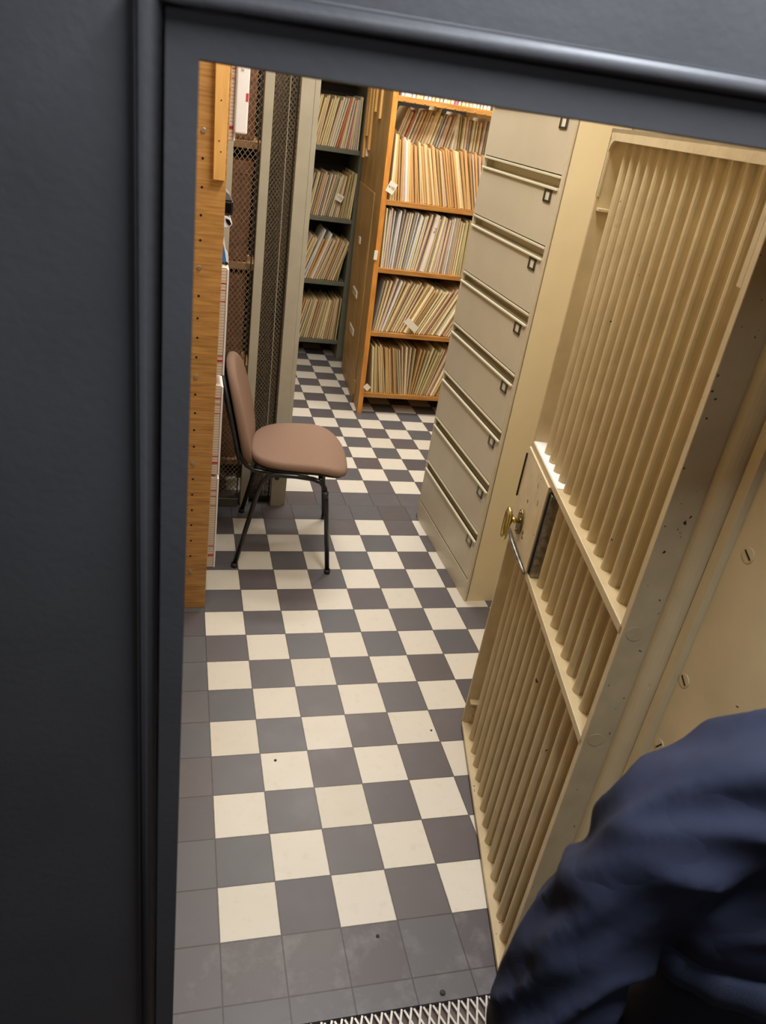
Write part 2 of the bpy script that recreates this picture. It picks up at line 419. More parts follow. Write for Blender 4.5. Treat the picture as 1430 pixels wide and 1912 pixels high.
# expanded-metal grating in the threshold
g = thing('floor_grating', 'pale expanded metal grating on the threshold floor', 'grating', (2, -2.5, -0.05))
MB().lattice((-0.9, -3.9, -0.03), (1,0,0), (0,1,0), 5.8, 2.46, 0.158, 0.42, 0.016).build('wire_mesh', M['grating'], g, (2,-2.5,-0.05))
MB().box(-0.9, 4.9, -3.9, -1.43, -0.158, -0.11).build('tray', M['tray'], g, (2,-2.5,-0.05))
for i, (x, y, rr) in enumerate(((1.298,3.781,.028),(4.888,4.349,.024),(2.596,-0.232,.03),(3.427,-1.297,.045))):
    w = ['on the fourth row of white tiles', 'on a pale tile near the gate', 'on the dark border tile in front', 'beside the grating'][i]
    tag(MB().sphere((x,y,rr*0.4), rr, 8, 6, sz=0.5, sx=1.1).build('grit_speck', M['pebble'], at=(x,y,0)), 'tiny dark speck of grit '+w, 'grit', 'specks of grit on the tiled floor')

# ------------------------------------------------------------------ barred gate
def gate():
    G0 = Vector((5.624, 4.459, 0)); ang = math.atan2(-0.977, -0.213)
    r = thing('barred_gate', 'cream painted steel gate of round vertical bars, standing open', 'gate', G0, ang)
    L, H, D, cs = 5.86, 12.45, 0.37, M['cream_steel']
    z0 = 0.10
    MB().box(0, 0.07, 0, D, z0, H).build('lock_stile', cs, r, bevel=0.012)
    MB().box(L-0.13, L, 0, D, z0, H).build('hinge_stile', M['chipped_steel'], r, bevel=0.012)
    MB().box(0, L, 0, D, z0, z0+0.09).build('bottom_rail', M['chipped_steel'], r, bevel=0.012)
    m = MB().box(0, L, 0, 0.05, H-0.17, H).box(0, L, 0, D, H-0.06, H)
    # rounded inner corners
    for x0, sgn in ((0.07, 1), (L-0.13, -1)):
        pts = [(x0, H-0.17), (x0, H-0.42)]+[(x0+sgn*0.25*(1-math.cos(math.radians(a))), H-0.42+0.25*math.sin(math.radians(a))) for a in range(10, 91, 10)]
        m.prism(pts, 'y', 0.0, 0.05)
    m.build('top_rail', cs, r, bevel=0.01)
    MB().box(0, 0.09, 0, 0.045, 11.45, H-0.1).build('corner_plate', cs, r, bevel=0.01)
    MB().box(L-0.24, L-0.12, 0, 0.045, 11.2, H-0.1).build('corner_plate', cs, r, bevel=0.01)
    MB().box(0.05, L-0.05, 0, D, 7.04, 7.17).build('cross_rail', cs, r, bevel=0.012)
    MB().box(0.05, L-0.05, 0, D, 5.20, 5.33).build('cross_rail', cs, r, bevel=0.012)
    tp = MB().box(0.02, 2.05, 0.015, 0.30, 7.171, 7.18).build('white_tape', M['white_paper'], r); tp['label'] = 'white paper tape on the cross rail'
    for k in range(13):
        s_ = 0.59+0.385*k
        m = MB()
        def seg(a, b): 
            m.tube([(s_, 0.19, a), (s_, 0.19, a+0.12), (s_, 0.19, b-0.05), (s_, 0.19, b)], [0.094, 0.085, 0.085, 0.09], 14)
        seg(z0+0.09, 5.20); seg(7.17, H-0.06)
        if s_ > 1.9: seg(5.33, 7.04)
        m.build('bar', cs, r, smooth=False)
    for md in []: pass
    MB().box(5.50, 5.58, 0.14, 0.24, z0+0.09, H-0.06).build('bar', cs, r, bevel=0.02)
    # lock case
    lk = MB().box(0.0, 1.74, -0.03, 0.28, 5.33, 7.04).build('lock_case', M['cream_chipped'], r, bevel=0.01)
    MB().box(1.74, 1.80, 0.0, 0.26, 5.36, 6.95).build('dark_edge', M['dark_gap'], lk)
    MB().box(1.80, 1.90, 0.02, 0.30, 5.34, 6.95).build('lock_strip', M['worn_steel'], lk, bevel=0.01)
    MB().box(-0.01, 0.02, -0.06, -0.02, 6.0, 6.9).build('worn_edge', M['dark_gap'], lk)
    MB().tube([(0.1,-0.06,5.30),(0.6,-0.065,5.27),(1.1,-0.062,5.285),(1.72,-0.05,5.30)], [0.03,0.045,0.04,0.03], 10).build('latch_bar', M['worn_steel'], lk, smooth=True)['label'] = 'worn bare metal bar under the lock case'
    MB().disc((0.72,-0.056,5.80), (0,-1,0), 0.16, 0.03, 24, ax=(1,0,0), ry=0.26).build('rose', M['old_brass'], lk, bevel=0.008)
    for dz in (-0.18, 0.19):
        MB().sphere((0.72,-0.092,5.80+dz), 0.028, 10, 6).build('screw', M['old_brass'], lk, smooth=True)
    h = MB().tube([(0.72,-0.08,5.82),(0.72,-0.13,5.82),(0.72,-0.17,5.82),(0.72,-0.24,5.83)], [0.055,0.045,0.062,0.06], 14).build('handle_neck', M['brass'], lk, smooth=True)
    pts = []
    for i in range(25):
        a = 2*math.pi*i/24; c_, s2 = math.cos(a), math.sin(a)
        px = 0.72+0.10*(abs(c_)**0.8)*(1 if c_ > 0 else -1); pz = 5.73+0.29*(abs(s2)**0.8)*(1 if s2 > 0 else -1)
        pts.append((px, -0.30, pz))
    MB().tube(pts, 0.05, 10, cap=False).build('ring_handle', M['brass'], h, smooth=True)
    MB().tube([(0.72,-0.27,5.68),(0.72,-0.27,5.76),(0.72,-0.27,5.84),(0.72,-0.27,5.92)], [0.05,0.062,0.055,0.062], 14).build('collar', M['brass'], h, smooth=True)
    # bottom corner bracket with two rivets, top bracket
    bk = MB().box(0.07, 0.10, 0.05, 0.33, 0.19, 0.82).box(0.07, 0.24, 0.05, 0.33, 0.82, 0.87).build('corner_bracket', cs, r, bevel=0.008)
    for z in (0.38, 0.64): MB().sphere((0.10, 0.16, z), 0.06, 12, 8, sx=0.5).build('rivet', cs, bk, smooth=True)
    bk = MB().box(0.07, 0.20, 0.05, 0.33, 11.25, 11.30).build('corner_bracket', cs, r, bevel=0.008)
    for z in (7.14, 5.41):
        MB().disc((L, 0.15, z), (1,0,0), 0.105, 0.008, 24).build('screw', cs, r, bevel=0.003)
gate()

# ------------------------------------------------------------------ drawer cabinet on the right
def cabinet():
    Y0, Y1, H = 9.30, 14.27, 13.9
    sh = lambda y: 7.333-(y-9.3)*0.018
    ang = math.atan(0.018)
    # local frame: x along depth (away from aisle), y along the front
    off = Vector((7.333, 9.30, 0))
    r = thing('drawer_cabinet', 'tall putty coloured steel cabinet of wide shallow drawers', 'cabinet', off, ang)
    Wd = 4.97
    m = MB().box(0.06, 1.36, 0, 0.04, 0, H).box(0.06, 1.36, Wd-0.04, Wd, 0, H).box(0.3, 1.36, 0.04, Wd-0.04, 0.0, H).box(0.06, 1.36, 0, Wd, H-0.05, H)
    m.build('body', M['cabinet_side'], r)
    MB().box(0, 0.10, 0.0, 0.10, 0.0, H).box(0, 0.10, Wd-0.10, Wd, 0.06, H).build('front_edge', M['cabinet'], r, bevel=0.01)
    MB().box(0, 0.1, 0.10, Wd-0.10, 0.0, 0.66).build('plinth', M['cabinet'], r, bevel=0.01)
    tops = [0.68, 2.2, 3.75, 5.27, 6.80, 8.33, 9.89, 11.41, 12.93, H-0.06]
    for i in range(9):
        z0, z1 = tops[i]+0.0, tops[i+1]
        zt = z1-0.25
        d = MB().box(0.0, 0.28, 0.11, Wd-0.11, z0+0.035, zt).build('drawer', M['cabinet'], r, bevel=0.008)
        MB().box(-0.055, 0.06, 0.11, Wd-0.11, zt-0.055, zt).build('drawer_lip', M['cabinet_edge'], d, bevel=0.012)
        MB().box(-0.02, 0.10, 0.11, Wd-0.11, z1-0.045, z1+0.01).build('top_strip', M['cabinet_edge'], d, bevel=0.008)
        if i < 8:
            MB().box(0.02, 0.06, 0.11, Wd-0.11, z1+0.012, z1+0.034).build('shadow_gap', M['dark_gap'], d)
        zc = zt-0.20; yc = 0.54
        h = MB().box(-0.03, 0.0, yc-0.19, yc+0.19, zc-0.14, zc-0.09).box(-0.03, 0.0, yc-0.19, yc+0.19, zc+0.09, zc+0.13).box(-0.03, 0.0, yc-0.19, yc-0.11, zc-0.13, zc+0.125).box(-0.03, 0.0, yc+0.11, yc+0.19, zc-0.13, zc+0.125)
        h = h.build('label_holder', M['nickel'], d, bevel=0.006)
        MB().box(-0.012, 0.0, yc-0.11, yc+0.11, zc-0.09, zc+0.09).build('label_card', M['card'], h)
    MB().box(0.02, 0.10, Wd-0.02, Wd+0.10, 0.0, 0.10).build('foot', M['nickel'], r)
cabinet()

# ------------------------------------------------------------------ wooden shelf end on the left
def left_shelf():
    off = Vector((-0.6, 9.3, 0))
    r = thing('wooden_shelf_unit', 'honey oak shelf end board drilled with peg holes, by the left jamb', 'shelf', off)
    def xr(z): return 0.01+0.0065*z          # right edge leans a touch
    pts = [(-2.6, 0.0), (xr(0), 0.0), (xr(13.6), 13.6), (-2.6, 13.6)]
    MB().prism(pts, 'y', 9.2, 9.4).build('end_board', M['oak'], r, off, bevel=0.01)
    pts = [(-0.185, 10.47), (0.040, 10.47), (0.045, 13.6), (-0.235, 13.6)]
    b = MB().prism(pts, 'y', 9.06, 9.2).build('batten', M['pine'], r, off, bevel=0.012)
    for z, x in ((11.88,-0.09),(11.18,-0.10),(10.99,-0.06)): MB().disc((x, 9.06, z), (0,-1,0), 0.014, 0.004, 10).build('nail_hole', M['hole'], b, off)
    z = 12.5; k = 0
    zs = [12.5, 11.32, 10.82, 10.29, 9.76, 9.27, 8.72, 8.13, 7.65, 7.22, 6.78, 6.34, 5.91, 5.46, 5.04, 4.62, 4.2, 3.77, 3.35, 2.92, 2.5, 2.05, 1.6, 1.15]
    for i, z in enumerate(zs):
        x = -0.395+0.004*math.sin(i*3)
        if i in (1, 6, 15-4, 19-3, 23): MB().disc((x, 9.2, z), (0,-1,0), 0.05, 0.03, 14).build('screw', M['screw'], r, off, bevel=0.008)
        else: MB().disc((x, 9.2, z), (0,-1,0), 0.026, 0.003, 12).build('peg_hole', M['hole'], r, off)
    for z in (0.55, 3.2, 5.6, 8.1, 10.4): MB().box(-2.6, -0.02, 9.4, 14.0, z, z+0.15).build('shelf_board', M['oak'], r, off)
    MB().box(0.30, 0.49, 14.11, 14.25, 0, 13.6).build('rear_post', M['post'], r, off, bevel=0.01)
    MB().box(-2.6, 0.22, 13.95, 14.1, 0, 13.6).build('back_panel', M['oak'], r, off)
left_shelf()
# stacks of ruled forms whose edges stick out past the board
strips = [(11.18, 12.75, 'topmost, under the white card', 0.055), (6.26, 8.68, 'under the blue wedge', 0.0), (3.70, 6.0, 'second from the floor', 0.0), (1.0, 3.62, 'lowest, nearest the floor', 0.0)]
for i, (a, b, w, dx) in enumerate(strips):
    off = (0.1, 9.7, a)
    r = thing('ruled_form_stack', 'bundle of red-marked ruled forms past the oak board, '+w, 'paper bundle', off, group='ruled paper bundles on the left shelf')
    x1 = 0.245 if i else 0.235
    MB().box(-0.8, x1-0.045, 9.62, 10.4, a, b).build('paper_edge', M['ruled'], r, off, bevel=0.01)
    MB().box(x1-0.045, x1, 9.60, 10.4, a, b-0.02).build('white_cover', M['white_paper'], r, off, bevel=0.01)
    for q, hh in ((0.13, 0.05), (0.155+0.03*i, 0.015), (0.80, 0.012), (0.70, 0.012), (0.86, 0.02)):
        z = a+(b-a)*q; MB().box(0.06, x1-0.05, 9.612, 9.62, z, z+hh).build('red_mark', M['red'], r, off)
o = MB().box(0.205, 0.455, 9.50, 9.56, 11.33, 12.9).build('white_card', M['white_paper'], bevel=0.03, at=(0.33, 9.7, 11.33)); tag(o, 'tall white card with rounded corner hanging at the top of the oak shelf end', 'card')
tt = text_mesh('pencil_mark', 'In', 0.08, M['ruled'], o, Matrix.Translation((-0.02*T, -0.21*T, 1.12*T)) @ Matrix.Rotation(math.radians(90), 4, 'X'))
MB().box(0.40, 0.445, 9.49, 9.50, 11.92, 12.06).build('red_mark', M['red'], o, at=None, off=(0.33,9.7,11.33))
b = thing('black_binder', 'glossy black box with a grey lid poking past the oak board', 'box', (0.1, 10.6, 9.62))
MB().box(-0.5, 0.33, 10.5, 11.3, 9.62, 9.93).build('body', M['binder'], b, (0.1,10.6,9.62), bevel=0.05)
MB().prism([(-0.5,9.93),(0.31,9.93),(0.24,10.06),(0.10,10.16),(-0.5,10.2)], 'y', 10.5, 11.2).build('lid', M['greyplastic'], b, (0.1,10.6,9.62), bevel=0.02)
b = thing('plastic_wallet', 'white plastic wallet with a black curl below the black box', 'wallet', (0.1, 10.6, 9.37))
MB().prism([(-0.3,9.36),(0.17,9.36),(0.27,9.38),(0.325,9.45),(0.29,9.55),(0.2,9.61),(-0.3,9.61)], 'y', 10.5, 11.2).build('wallet', M['white_paper'], b, (0.1,10.6,9.37), bevel=0.02)
MB().prism([(0.17,9.56),(0.25,9.54),(0.30,9.46),(0.26,9.42),(0.20,9.47)], 'y', 10.48, 10.5).build('black_curl', M['binder'], b, (0.1,10.6,9.37))
b = thing('blue_wedge', 'bright blue plastic pouch with white edge against the oak board', 'pouch', (0.1, 9.9, 8.72))
MB().prism([(-0.2,8.74),(0.20,8.74),(0.15,8.98),(0.11,9.14),(-0.2,9.14)], 'y', 9.9, 10.3).build('pouch', M['blue'], b, (0.1,9.9,8.72), bevel=0.015)
MB().prism([(0.20,8.72),(0.245,8.72),(0.235,8.86),(0.17,9.0),(0.12,9.28),(0.10,9.16),(0.15,8.98)], 'y', 9.9, 10.25).build('white_edge', M['white_paper'], b, (0.1,9.9,8.72))
MB().sphere((0.2,9.88,8.72), 0.035, 8, 6).build('black_clip', M['binder'], b, (0.1,9.9,8.72))

# ------------------------------------------------------------------ mesh partition
def partition():
    r = thing('mesh_partition', 'diamond wire mesh partition panel with a grey bottom rail, behind the chair', 'partition', (0, 14.87, 0))
    off = (0, 14.87, 0)
    MB().lattice((-1.2, 14.80, 0.35), (1,0,0), (0,0,1), 2.40, 13.0, 0.136, 0.18, 0.0085).build('wire_mesh', M['mesh_wire'], r, off)
    MB().box(-3.2, 1.2, 14.75, 15.05, 0, 0.30).build('bottom_rail', M['grey_steel'], r, off, bevel=0.02)
    MB().box(1.155, 1.185, 14.78, 14.86, 0.3, 13.4).build('edge_bar', M['dark_metal'], r, off)
    p = tag(MB().prism([(1.29,0),(1.56,0),(1.49,13.6),(1.245,13.6)], 'y', 14.85, 15.15).build('grey_post', M['post'], bevel=0.015, at=(1.4,15,0)), 'narrow grey green steel post on the mesh partition, left of the folded mesh', 'post', 'grey partition posts')
    p = thing('grey_post', 'wide grey green steel post where the tiles change, right of the folded mesh', 'post', (2.5,14.9,0), group='grey partition posts')
    MB().prism([(2.29,0),(2.66,0),(2.52,13.6),(2.17,13.6)], 'y', 14.85, 15.10).build('web', M['post'], p, (2.5,14.9,0), bevel=0.012)
    MB().prism([(2.67,0),(2.79,0),(2.69,13.6),(2.54,13.6)], 'y', 14.95, 15.2).build('flange', M['post'], p, (2.5,14.9,0), bevel=0.012)
    g = thing('folding_mesh_gate', 'dark folded wire mesh gate leaves stacked between the two grey posts', 'gate', (1.9,15.3,0))
    off = (1.9,15.3,0)
    for i, (x0, x1, y0, y1) in enumerate(((1.50,2.02,15.2,15.5),(1.56,2.3,15.65,15.4),(1.5,2.4,15.9,16.1))):
        W = math.hypot(x1-x0, y1-y0); ux = ((x1-x0)/W, (y1-y0)/W, 0)
        MB().lattice((x0, y0, 0.25), ux, (0,0,1), W, 13.1, 0.12, 0.15, 0.0085).build('mesh_leaf', M['leaf_wire'], g, off)
    MB().tube([(2.06,15.18,0.1),(1.93,15.18,13.4)], 0.012, 8).build('rod', M['post'], g, off)
    MB().box(1.5, 2.5, 15.1, 16.5, 0.12, 0.25).build('bottom_bar', M['dark_metal'], g, off)
    MB().prism([(2.23,0.1),(2.27,0.1),(2.155,13.5),(2.125,13.5)], 'y', 15.12, 15.2).build('edge_bar', M['dark_metal'], g, off)
    MB().box(1.3, 2.55, 16.9, 16.95, 0, 13.6).build('added_dark_sheet', M['dark_metal'], g, off)  # sheet added only to darken what shows through the folded mesh
partition()
# rack of brown boxes behind the mesh
rk = thing('box_rack', 'tan boarded rack standing behind the mesh partition', 'rack', (0.2, 17, 0)); off = (0.2,17,0)
bz = [1.0, 4.28, 7.38, 10.64]
for z in bz: MB().box(-2.4, 1.42, 15.85, 18.6, z, z+0.20).build('board', M['tanboard'], rk, off, bevel=0.02)
MB().box(-2.4, 1.42, 18.6, 18.7, 0, 13.6).build('back_panel', M['shelf_back'], rk, off)
MB().box(-2.45, -2.4, 15.9, 18.7, 0, 13.6).box(1.42, 1.47, 17.2, 18.7, 0, 13.6).build('upright', M['shelf_back'], rk, off)
for i, z in enumerate(bz):
    h = 2.72
    for x0, x1 in ((-0.7, 0.3), (0.34, 1.16)):
        w = ['lowest shelf', 'second shelf', 'third shelf', 'top shelf'][i]
        o = thing('archive_box', ('left' if x0 < 0 else 'right')+' brown mottled box behind the mesh, on the '+w+' of the rack', 'box', ((x0+x1)/2, 16.0, z+0.215), group='brown boxes behind the wire mesh')
        MB().box(x0, x1, 16.0, 17.8, z+0.215, z+0.2+h).build('carton', M['cardboard'], o, ((x0+x1)/2,16.0,z+0.215), bevel=0.03)
        MB().box(x0-0.02, x1+0.02, 15.98, 17.82, z+0.2+h-0.34, z+0.22+h).build('lid', M['cardboard'], o, ((x0+x1)/2,16.0,z+0.215), bevel=0.02)

# ------------------------------------------------------------------ visitor chair
def chair():
    f = Vector((2.66, -0.35, 0)).normalized(); s = Vector((-f.y, f.x, 0))
    A = Vector((0.891, 11.162, 0)); Wc = 3.28
    cen = A + s*Wc/2
    r = thing('visitor_chair', 'brown upholstered stacking chair with black tube legs facing the aisle', 'chair', cen, math.atan2(f.y, f.x))
    # local: x forward from the rear feet, y from -W/2 (near side) to +W/2
    W = Wc/2
    def rsx(u, v): return u, v
    # seat cushion: rounded trapezoid, domed, front edge rolled down
    def slab(mb, x0, x1, wy0, wy1, zf, th, n=14, k=30, pw=3.2, dome=0.10):
        # superellipse outline rings from edge to centre, top and bottom
        cx, hx = (x0+x1)/2, (x1-x0)/2
        rings = []
        for j in range(n+1):
            q = j/n                          # 0 bottom centre -> 1 top centre
            if q < 0.35: rr = (q/0.35)*0.93; h = -th/2
            elif q < 0.65:
                a = (q-0.35)/0.30*math.pi-math.pi/2
                rr = 0.93+0.07*math.cos(a); h = th/2*math.sin(a)
            else: rr = 0.93*(1-(q-0.65)/0.35); h = th/2+dome*(1-(rr/0.93)**2)
            ring = []
            for i in range(k):
                t_ = 2*math.pi*i/k; c_, s_ = math.cos(t_), math.sin(t_)
                ex = (abs(c_)**(2/pw))*(1 if c_ >= 0 else -1); ey = (abs(s_)**(2/pw))*(1 if s_ >= 0 else -1)
                xx = cx+hx*rr*ex; hw = wy0+(wy1-wy0)*((xx-x0)/(x1-x0))
                yy = hw*rr*ey
                ring.append((xx, yy, zf(xx, yy)+h))
            rings.append(ring)
        vs = [p for rg in rings for p in rg]; fs = []
        for j in range(n):
            for i in range(k): fs.append((j*k+i, j*k+(i+1)%k, (j+1)*k+(i+1)%k, (j+1)*k+i))
        mb.add(vs, fs); return mb
    zseat = lambda x, y: 3.16 + 0.03*(x-1.6) - 0.38*max(0, (x-1.9)/1.1)**2.0 + 0.05*(abs(y)/1.3)**2
    slab(MB(), 0.18, 3.02, 1.46, 1.62, zseat, 0.26, pw=2.9, n=20, k=44, dome=0.07).build('seat', M['fabric'], r, smooth=True)
    slab(MB(), 0.24, 2.92, 1.40, 1.55, lambda x, y: zseat(x,y)-0.17, 0.07, pw=2.9, n=14, k=44, dome=0).build('seat_shell', M['plastic'], r, smooth=True)
    # backrest: built as a slab in (z, y) then mapped upright, curved, leaning back
    def back(th, xoff, sc_):
        m = MB(); slab(m, -1.50*sc_, 1.45*sc_, 1.46*sc_, 1.22*sc_, lambda x, y: 0, th, pw=2.7, n=18, k=44, dome=0.02)
        for p in m.v:
            z, y, h = p.x, p.y, p.z
            curve = 0.14*(y/1.4)**2
            x = -0.30 - 0.23*z + curve + h + xoff
            p.x, p.y, p.z = x, y, 4.28+z
        return m
    back(0.26, 0.12, 1.0).build('backrest', M['fabric'], r, smooth=True)
    back(0.12, -0.12, 0.99).build('back_shell', M['plastic'], r, smooth=True)
    # side frames: rear foot - seat rail - front foot
    for sg in (-1, 1):
        y = sg*(W-0.12); yf = sg*W
        pts = [(0, yf, 0.04), (0.50, y, 2.4)]
        pts += [(0.62, y, 2.74), (0.76, y, 2.92), (0.95, y, 2.98), (1.5, y, 2.99), (2.0, y, 2.95), (2.2, y, 2.88), (2.33, y, 2.70), (2.40, y, 2.4), (2.68, yf, 0.04)]
        MB().tube(pts[:7], 0.068, 12).build('leg', M['tube'], r, smooth=True)
        MB().tube(pts[6:], 0.068, 12).build('leg', M['tube'], r, smooth=True)
        for x in (0, 2.68): MB().tube([(x, yf, 0), (x, yf, 0.13)], 0.09, 12).build('foot_cap', M['plastic'], r, smooth=True)
        # back support tube
        yb = sg*1.12
        bp = [(-0.52, yb, 5.0), (-0.33, yb, 4.2), (-0.16, yb, 3.6), (0.0, yb, 3.2), (0.14, yb, 3.0), (0.34, yb, 2.88), (0.75, yb, 2.86), (1.5, yb, 2.86)]
        MB().tube(bp, 0.06, 12).build('back_tube', M['tube'], r, smooth=True)
    for x in (1.0, 2.2): MB().tube([(x, -W+0.12, 2.88), (x, W-0.12, 2.88)], 0.06, 10).build('cross_tube', M['tube'], r, smooth=True)
    MB().tube([(2.36,-W+0.05,2.62),(2.36,-W+0.05,2.45)], 0.09, 10).build('stacking_buffer', M['plastic'], r, smooth=True)
chair()

# ------------------------------------------------------------------ grey steel shelving at the back
GY = 31.4
gs = thing('steel_shelving', 'dark grey steel shelving full of paper folders at the back of the room', 'shelving', (5.6, GY, 0)); off = (5.6, GY, 0)
MB().box(7.42, 7.80, GY-0.05, GY+2.6, 0, 13.7).build('upright', M['grey_steel'], gs, off, bevel=0.02)
MB().box(3.2, 3.5, GY-0.05, GY+2.6, 0, 13.7).build('upright', M['grey_steel'], gs, off, bevel=0.02)
MB().box(3.5, 7.42, GY+2.5, GY+2.6, 0.8, 13.7).build('back_panel', M['shelf_back'], gs, off)
GZ = [0.98, 4.0, 7.03, 10.12]
for z in GZ+[13.5]: MB().box(3.5, 7.42, GY, GY+2.5, z-0.2, z).build('shelf', M['grey_steel'], gs, off, bevel=0.015)

# ------------------------------------------------------------------ wooden bookcase
LEAN = -0.022
def bsx(x, z): return x+LEAN*(z)
class LB(MB):
    def build(s, *a, **k):
        for p in s.v: p.x = bsx(p.x, p.z)
        return MB.build(s, *a, **k)
YB = 23.64
bk = thing('wooden_bookcase', 'tall orange pine and plywood bookcase packed with paper folders', 'bookcase', (9, YB, 0)); off = (9, YB, 0)
# side panel runs back at a slight angle
def side(x0, x1, y0, y1, z0, z1, dx=0.0):
    k = (7.50-7.07)/(29.8-23.64)
    m = LB(); f = lambda y: k*(y-YB)
    return m.add([(x0+f(y0)+dx,y0,z0),(x1+f(y0)+dx,y0,z0),(x1+f(y1)+dx,y1,z0),(x0+f(y1)+dx,y1,z0),
                  (x0+f(y0)+dx,y0,z1),(x1+f(y0)+dx,y0,z1),(x1+f(y1)+dx,y1,z1),(x0+f(y1)+dx,y1,z1)],
                 [(0,1,2,3),(4,5,6,7),(0,1,5,4),(1,2,6,5),(2,3,7,6),(3,0,4,7)])
side(7.04, 7.24, YB+0.06, 26.75, 0, 14.3).build('side_panel', M['bookwood'], bk, off, bevel=0.01)
side(7.04, 7.24, 26.79, 29.8, 0, 14.3).build('side_panel', M['bookwood'], bk, off, bevel=0.01)
LB().box(7.035, 7.245, YB, YB+0.06, 0, 14.3).build('front_edge', M['bookedge'], bk, off, bevel=0.01)
side(6.97, 7.04, 24.9, 29.1, 0.42, 1.05).build('lower_batten', M['bookwood'], bk, off, bevel=0.02)
side(6.98, 7.04, 25.2, 29.6, 0.0, 9.0).build('cover_board', M['bookwood'], bk, off, bevel=0.02)
for y0, y1, z0 in ((28.9,29.3,10.9),(28.0,28.4,10.4),(27.2,27.6,11.9),(25.9,26.2,11.7),(29.4,29.8,10.0)):
    side(6.95, 7.04, y0, y1, z0, 14.0).build('hanging_strip', M['pine'], bk, off, bevel=0.01)
for (y, z, w, h, nm) in ((27.5,4.45,1.3,0.30,'shelf_label'),(27.35,2.75,1.3,0.30,'shelf_label'),(28.5,10.28,0.28,0.30,'paper_scrap'),(27.7,6.72,0.42,0.28,'paper_scrap')):
    s = side(6.945, 6.975 if z < 9.0 else 7.04, y-w/2, y+w/2, z-h/2, z+h/2).build(nm, M['note'], bk, off)
    if nm == 'shelf_label':
        for q in (-0.35, 0.0, 0.3): side(6.94, 6.945, y+q, y+q+0.2, z-0.07, z+0.06).build('print_mark', M['greyplastic'], s, off)
LB().box(12.0, 12.2, YB, 29.8, 0, 14.3).build('side_panel', M['bookwood'], bk, off)
LB().box(7.5, 12.0, 26.7, 26.8, 0.8, 10.0).build('middle_panel', M['shelf_back'], bk, off)
LB().box(7.7, 12.0, 29.7, 29.8, 0.8, 14.2).build('back_panel', M['shelf_back'], bk, off)
BZ = [0.97, 3.72, 6.36, 8.97, 12.60]
for z in BZ: LB().prism([(7.24,YB+0.02),(12.0,YB+0.02),(12.0,29.6),(7.66,29.6)] if z < 12 else [(7.24,YB+0.02),(12.0,YB+0.02),(12.0,24.6),(7.3,24.6)], 'z', z-0.19, z).build('shelf', M['shelfwood'], bk, off, bevel=0.012)
LB().box(7.66, 12.0, 24.5, 29.6, 10.2, 10.36).build('raised_shelf', M['shelfwood'], bk, off)
LB().tube([(10.0,25.2,10.3),(10.0,25.2,12.4)], 0.02, 8).build('divider_rod', M['screw'], bk, off)
LB().prism([(7.26, 11.62), (7.85, 11.15), (7.85, 9.2), (7.26, 9.2)], 'y', 24.36, 24.42).build('inner_board', M['bookwood'], bk, off)
for i in range(9): LB().tube([(7.5+i*0.4,YB+0.03,12.46),(7.5+i*0.4,YB-0.03,12.44)], 0.03, 8).build('peg', M['bookwood'], bk, off)
# crumpled brown paper parcel lying behind the front folders of the fourth shelf
m = MB(); n = 40; vs = []
for i in range(n+1):
    x = 7.9+i*0.085
    for (y, z) in ((24.44, 8.98), (24.44, 10.80+0.10*mnoise.noise((x*3,0,1))), (24.46, 11.02+0.12*mnoise.noise((x*4,2,0))), (24.5, 10.8), (24.5, 8.98)):
        vs.append((bsx(x, z)+0.02, y+0.05*mnoise.noise((x*6,z,3)), z))
fs = [(i*5+j, (i+1)*5+j, (i+1)*5+j+1, i*5+j+1) for i in range(n) for j in range(4)]+[(0,1,2,3,4), tuple(n*5+k for k in range(5))]
tag(m.add(vs, fs).build('paper_parcel', M['brownpaper'], at=(9.5,25,8.98)), 'crumpled brown paper parcel behind the folders on the fourth bookcase shelf', 'parcel')

# ------------------------------------------------------------------ paper folders (every one its own object)
pm = MB(); prof = [(-0.5,1.0),(-0.5,0.03),(-0.25,0.0),(0.25,0.0),(0.5,0.03),(0.5,1.0),(0.3,1.0),(0.3,0.06),(-0.3,0.06),(-0.3,1.0)]
topz = [1.0,1.0,0.995,0.985,0.98,0.98,0.98,0.98,1.0,1.0]
nP = len(prof)
pm.add([(x,y,0) for x,y in prof]+[(x,y,z) for (x,y),z in zip(prof, topz)],
       [tuple(range(nP))[::-1], tuple(range(nP,2*nP))]+[(i,(i+1)%nP,nP+(i+1)%nP,nP+i) for i in range(nP)])
pm.box(-0.27, 0.27, 0.09, 0.98, 0.02, 0.93)
proto_me = pm.mesh('paper_folder'); proto_me.materials.append(M['f_manila'])
proto = bpy.data.objects.new('paper_folder', proto_me)
NAMES = dict(manila='manila', cream='cream', pinkish='pale pinkish', white='white', tan='tan', orange='orange-tan', olive='olive-buff', grey='grey', red='brick-red', yellow='yellow', pink='bright pink')
nfold = 0
def folder(x, y, z, t, d, h, ang, yaw, colr, label, group):
    global nfold
    o = proto.copy(); COL.objects.link(o); nfold += 1
    o.scale = (t, d, h); o.rotation_euler = (0, math.radians(ang), math.radians(yaw))
    o.location = (x*T, y*T, (z+abs(t*0.5*math.sin(math.radians(ang)))+0.004)*T)
    o.material_slots[0].link = 'OBJECT'; o.material_slots[0].material = M['f_'+colr]
    return tag(o, label, 'folder', group)
def interp(pts, u):
    for (a, va), (b, vb) in zip(pts, pts[1:]):
        if u <= b: return va+(vb-va)*(u-a)/(b-a)
    return pts[-1][1]
